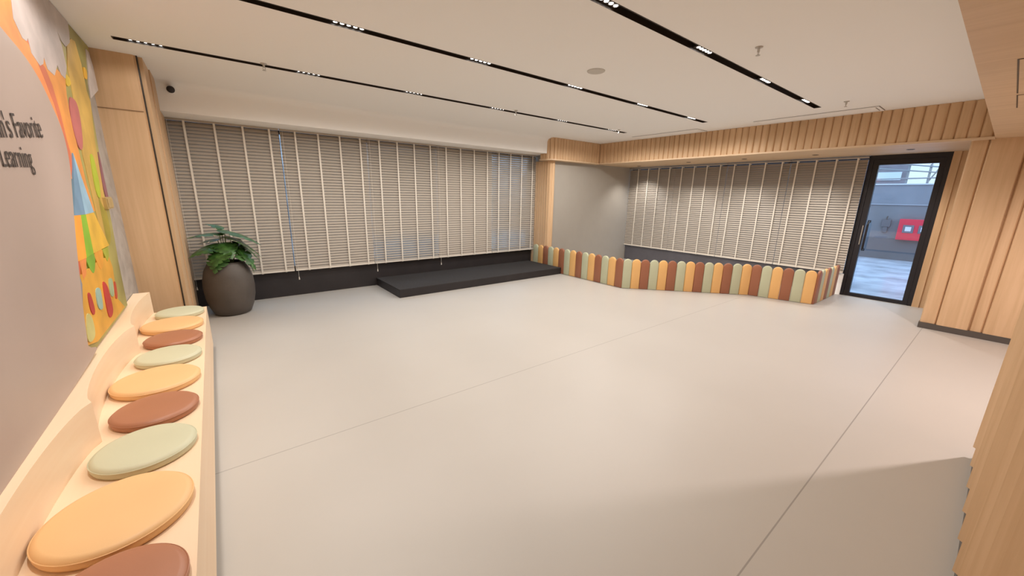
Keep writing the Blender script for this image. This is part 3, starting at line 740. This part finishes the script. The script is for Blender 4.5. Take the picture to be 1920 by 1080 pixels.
# leaf bases: position, heading (deg), pitch (deg, + = up), length, width, droop
LV = [((-0.02, -0.04, 0.44), 196, 2, 0.30, 0.17, 0.35), ((0.01, 0.0, 0.50), 160, 30, 0.16, 0.12, 0.5), ((0.04, -0.03, 0.47), -28, -12, 0.40, 0.24, 0.45),
      ((0.10, -0.05, 0.38), -18, -24, 0.36, 0.27, 0.6), ((-0.07, -0.06, 0.27), 195, -2, 0.27, 0.24, 0.7), ((-0.03, -0.15, 0.22), 235, -34, 0.22, 0.24, 0.5),
      ((0.13, -0.08, 0.24), -34, -34, 0.30, 0.24, 0.8), ((0.15, 0.02, 0.30), 4, -26, 0.32, 0.22, 0.9), ((0.02, -0.10, 0.30), -75, -30, 0.20, 0.22, 0.7),
      ((-0.05, 0.03, 0.36), 150, 0, 0.22, 0.2, 0.6), ((0.04, 0.10, 0.38), 50, -5, 0.28, 0.22, 0.7), ((-0.09, 0.0, 0.30), 178, -10, 0.24, 0.2, 0.6),
      ((-0.07, -0.17, 0.14), 240, -48, 0.19, 0.22, 0.4), ((0.17, -0.06, 0.20), -22, -46, 0.28, 0.22, 0.7), ((0.0, 0.12, 0.30), 100, -10, 0.26, 0.24, 0.7)]
for i, (p, hd, pt, L, W, dr) in enumerate(LV):
    o = leaf(L, W*1.25, i, dr).build('leaf', M['leaf'], plant, smooth=True, angle=60)
    o.location = p; o.rotation_euler = (random.uniform(-0.25, 0.25), math.radians(-pt), math.radians(hd))
    bx = Vector((p[0]*0.35, p[1]*0.35, -0.01)); tp = Vector(p); mid = (bx+tp)/2 + Vector((0, 0, 0.05)) - Vector((p[0], p[1], 0))*0.15
    st = [bx.lerp(mid, k/4) if k < 4 else mid.lerp(tp, (k-4)/4) for k in range(9)]
    st = [(1-k/8)**2*bx + 2*(1-k/8)*(k/8)*mid + (k/8)**2*tp for k in range(9)]
    MB().tube(st, 0.0045, 7).build('stem', M['stem'], plant, smooth=True)

# ------------------------------------------------------------------ courtyard seen through the door and between slats
conc = mat('grey blue render', (0.20, 0.22, 0.26), 0.7, vary=0.12, vscale=1.5)
conc2 = mat('dark grey render', (0.11, 0.11, 0.125), 0.7, vary=0.12, vscale=1.5)
wet = mat('pale wet paving', (0.52, 0.57, 0.66), 0.22, vary=0.38, vscale=1.6)
struct(MB().box(8.75, 20, -8, 12, -0.14, -0.02).box(-6, 8.75, 6.95, 14, -0.14, -0.02).build('ground', wet), 'bright wet looking courtyard paving outside the door', 'ground')
yw = thing('courtyard_wall', 'grey blue rendered wall across the courtyard', 'wall', (15.5, 2.0, -0.02), kind='structure')
MB().box(0, 0.25, -10, 10, 0.0, 0.60).build('plinth', conc2, yw)
MB().box(0.03, 0.25, -10, 10, 0.60, 1.56).build('lower_face', mat('lower render', (0.17, 0.18, 0.20), 0.7, vary=0.12, vscale=1.5), yw)
MB().box(-0.01, 0.25, -10, 10, 1.56, 1.585).build('ledge', mat('ledge', (0.33, 0.35, 0.4), 0.6), yw)
MB().box(0.03, 0.25, -10, 10, 1.585, 2.12).build('upper_face', conc, yw)
MB().box(-0.02, 0.27, -10, 10, 2.12, 2.15).build('coping', mat('coping', (0.6, 0.62, 0.66), 0.6), yw)
rs = thing('fire_box', 'red wall box with two small windows across the courtyard', 'box', (15.52, 1.40, 0.58))
MB().box(-0.16, 0.0, -0.50, 0.49, 0, 0.58, 0.01).build('cabinet', mat('red enamel', (0.72, 0.02, 0.06), 0.4), rs)
for yy in (0.28, -0.03, -0.34):
    w_ = MB().box(-0.175, -0.161, yy-0.11, yy+0.11, 0.20, 0.42, 0.01).build('window', mat('grey bezel', (0.16, 0.15, 0.18), 0.4), rs)
    MB().box(-0.180, -0.1755, yy-0.06, yy+0.06, 0.25, 0.37).build('pane', mat('pale pane', (0.7, 0.7, 0.78), 0.3), w_)
ho = thing('hose_bib', 'dark wall fixture left of the red box across the courtyard', 'tap', (15.53, 2.17, 0.75))
MB().box(-0.08, 0, -0.10, 0.10, 0.16, 0.38, 0.02).box(-0.07, 0, -0.05, 0.05, 0.0, 0.16, 0.01).build('body', conc2, ho)
MB().tube([(-0.08, 0.0, 0.38), (-0.10, 0, 0.43), (-0.04, 0, 0.46)], 0.014, 8).build('spout', M['skirting'], ho)
fb = thing('far_building', 'mauve grey building and pale panel for the white sky beyond the courtyard wall', 'building', (21, 2.5, 0), kind='structure')
MB().box(0, 0.3, -9, 0.15, 0, 9).build('backdrop', mat('pale facade', (0.97, 0.88, 0.78), 0.8, vary=0.03), fb)  # pale panel added to stand for the white sky
MB().box(0, 0.3, 0.15, 9, 0, 9).build('side_facade', mat('mauve grey facade', (0.22, 0.20, 0.23), 0.8, vary=0.1), fb)
MB().box(-0.06, 0, 0.35, 1.15, 2.45, 2.75).build('sign_panel', mat('pale panel', (0.62, 0.68, 0.72), 0.6), fb)
sf = thing('scaffold', 'grey pipe scaffold standing beyond the courtyard wall', 'scaffold', (18.5, 2.2, 0))
sg = mat('galvanised pipe', (0.30, 0.31, 0.33), 0.5, metal=0.4)
for yy in (-1.3, -0.75, -0.35, 0.15): MB().tube([(0, yy, -0.02), (0, yy+0.03, 4.2)], 0.03, 8).build('upright', sg, sf)
for za, zb in ((2.75, 2.45), (2.95, 2.6), (2.38, 2.42)): MB().tube([(-0.05, 1.0, za), (-0.05, -1.5, zb)], 0.022, 8).build('rail', sg, sf)
for ya, yb in ((-0.75, -0.2), (-0.3, -0.9)): MB().tube([(0.05, ya, 2.2), (0.05, yb, 3.6)], 0.02, 8).build('brace', sg, sf)
# unseen neighbouring wall; bright blotches in its colour stand for daylight in the slit
struct(MB().box(-6, 8, 9.6, 9.8, -0.02, 3.6).build('wall_neighbour', mat('neighbour bright blotches', (0.50, 0.52, 0.54), 0.8, vary=0.7, vscale=3.0)), 'neighbouring wall outside the long window, bright daylight patches painted in', 'wall')
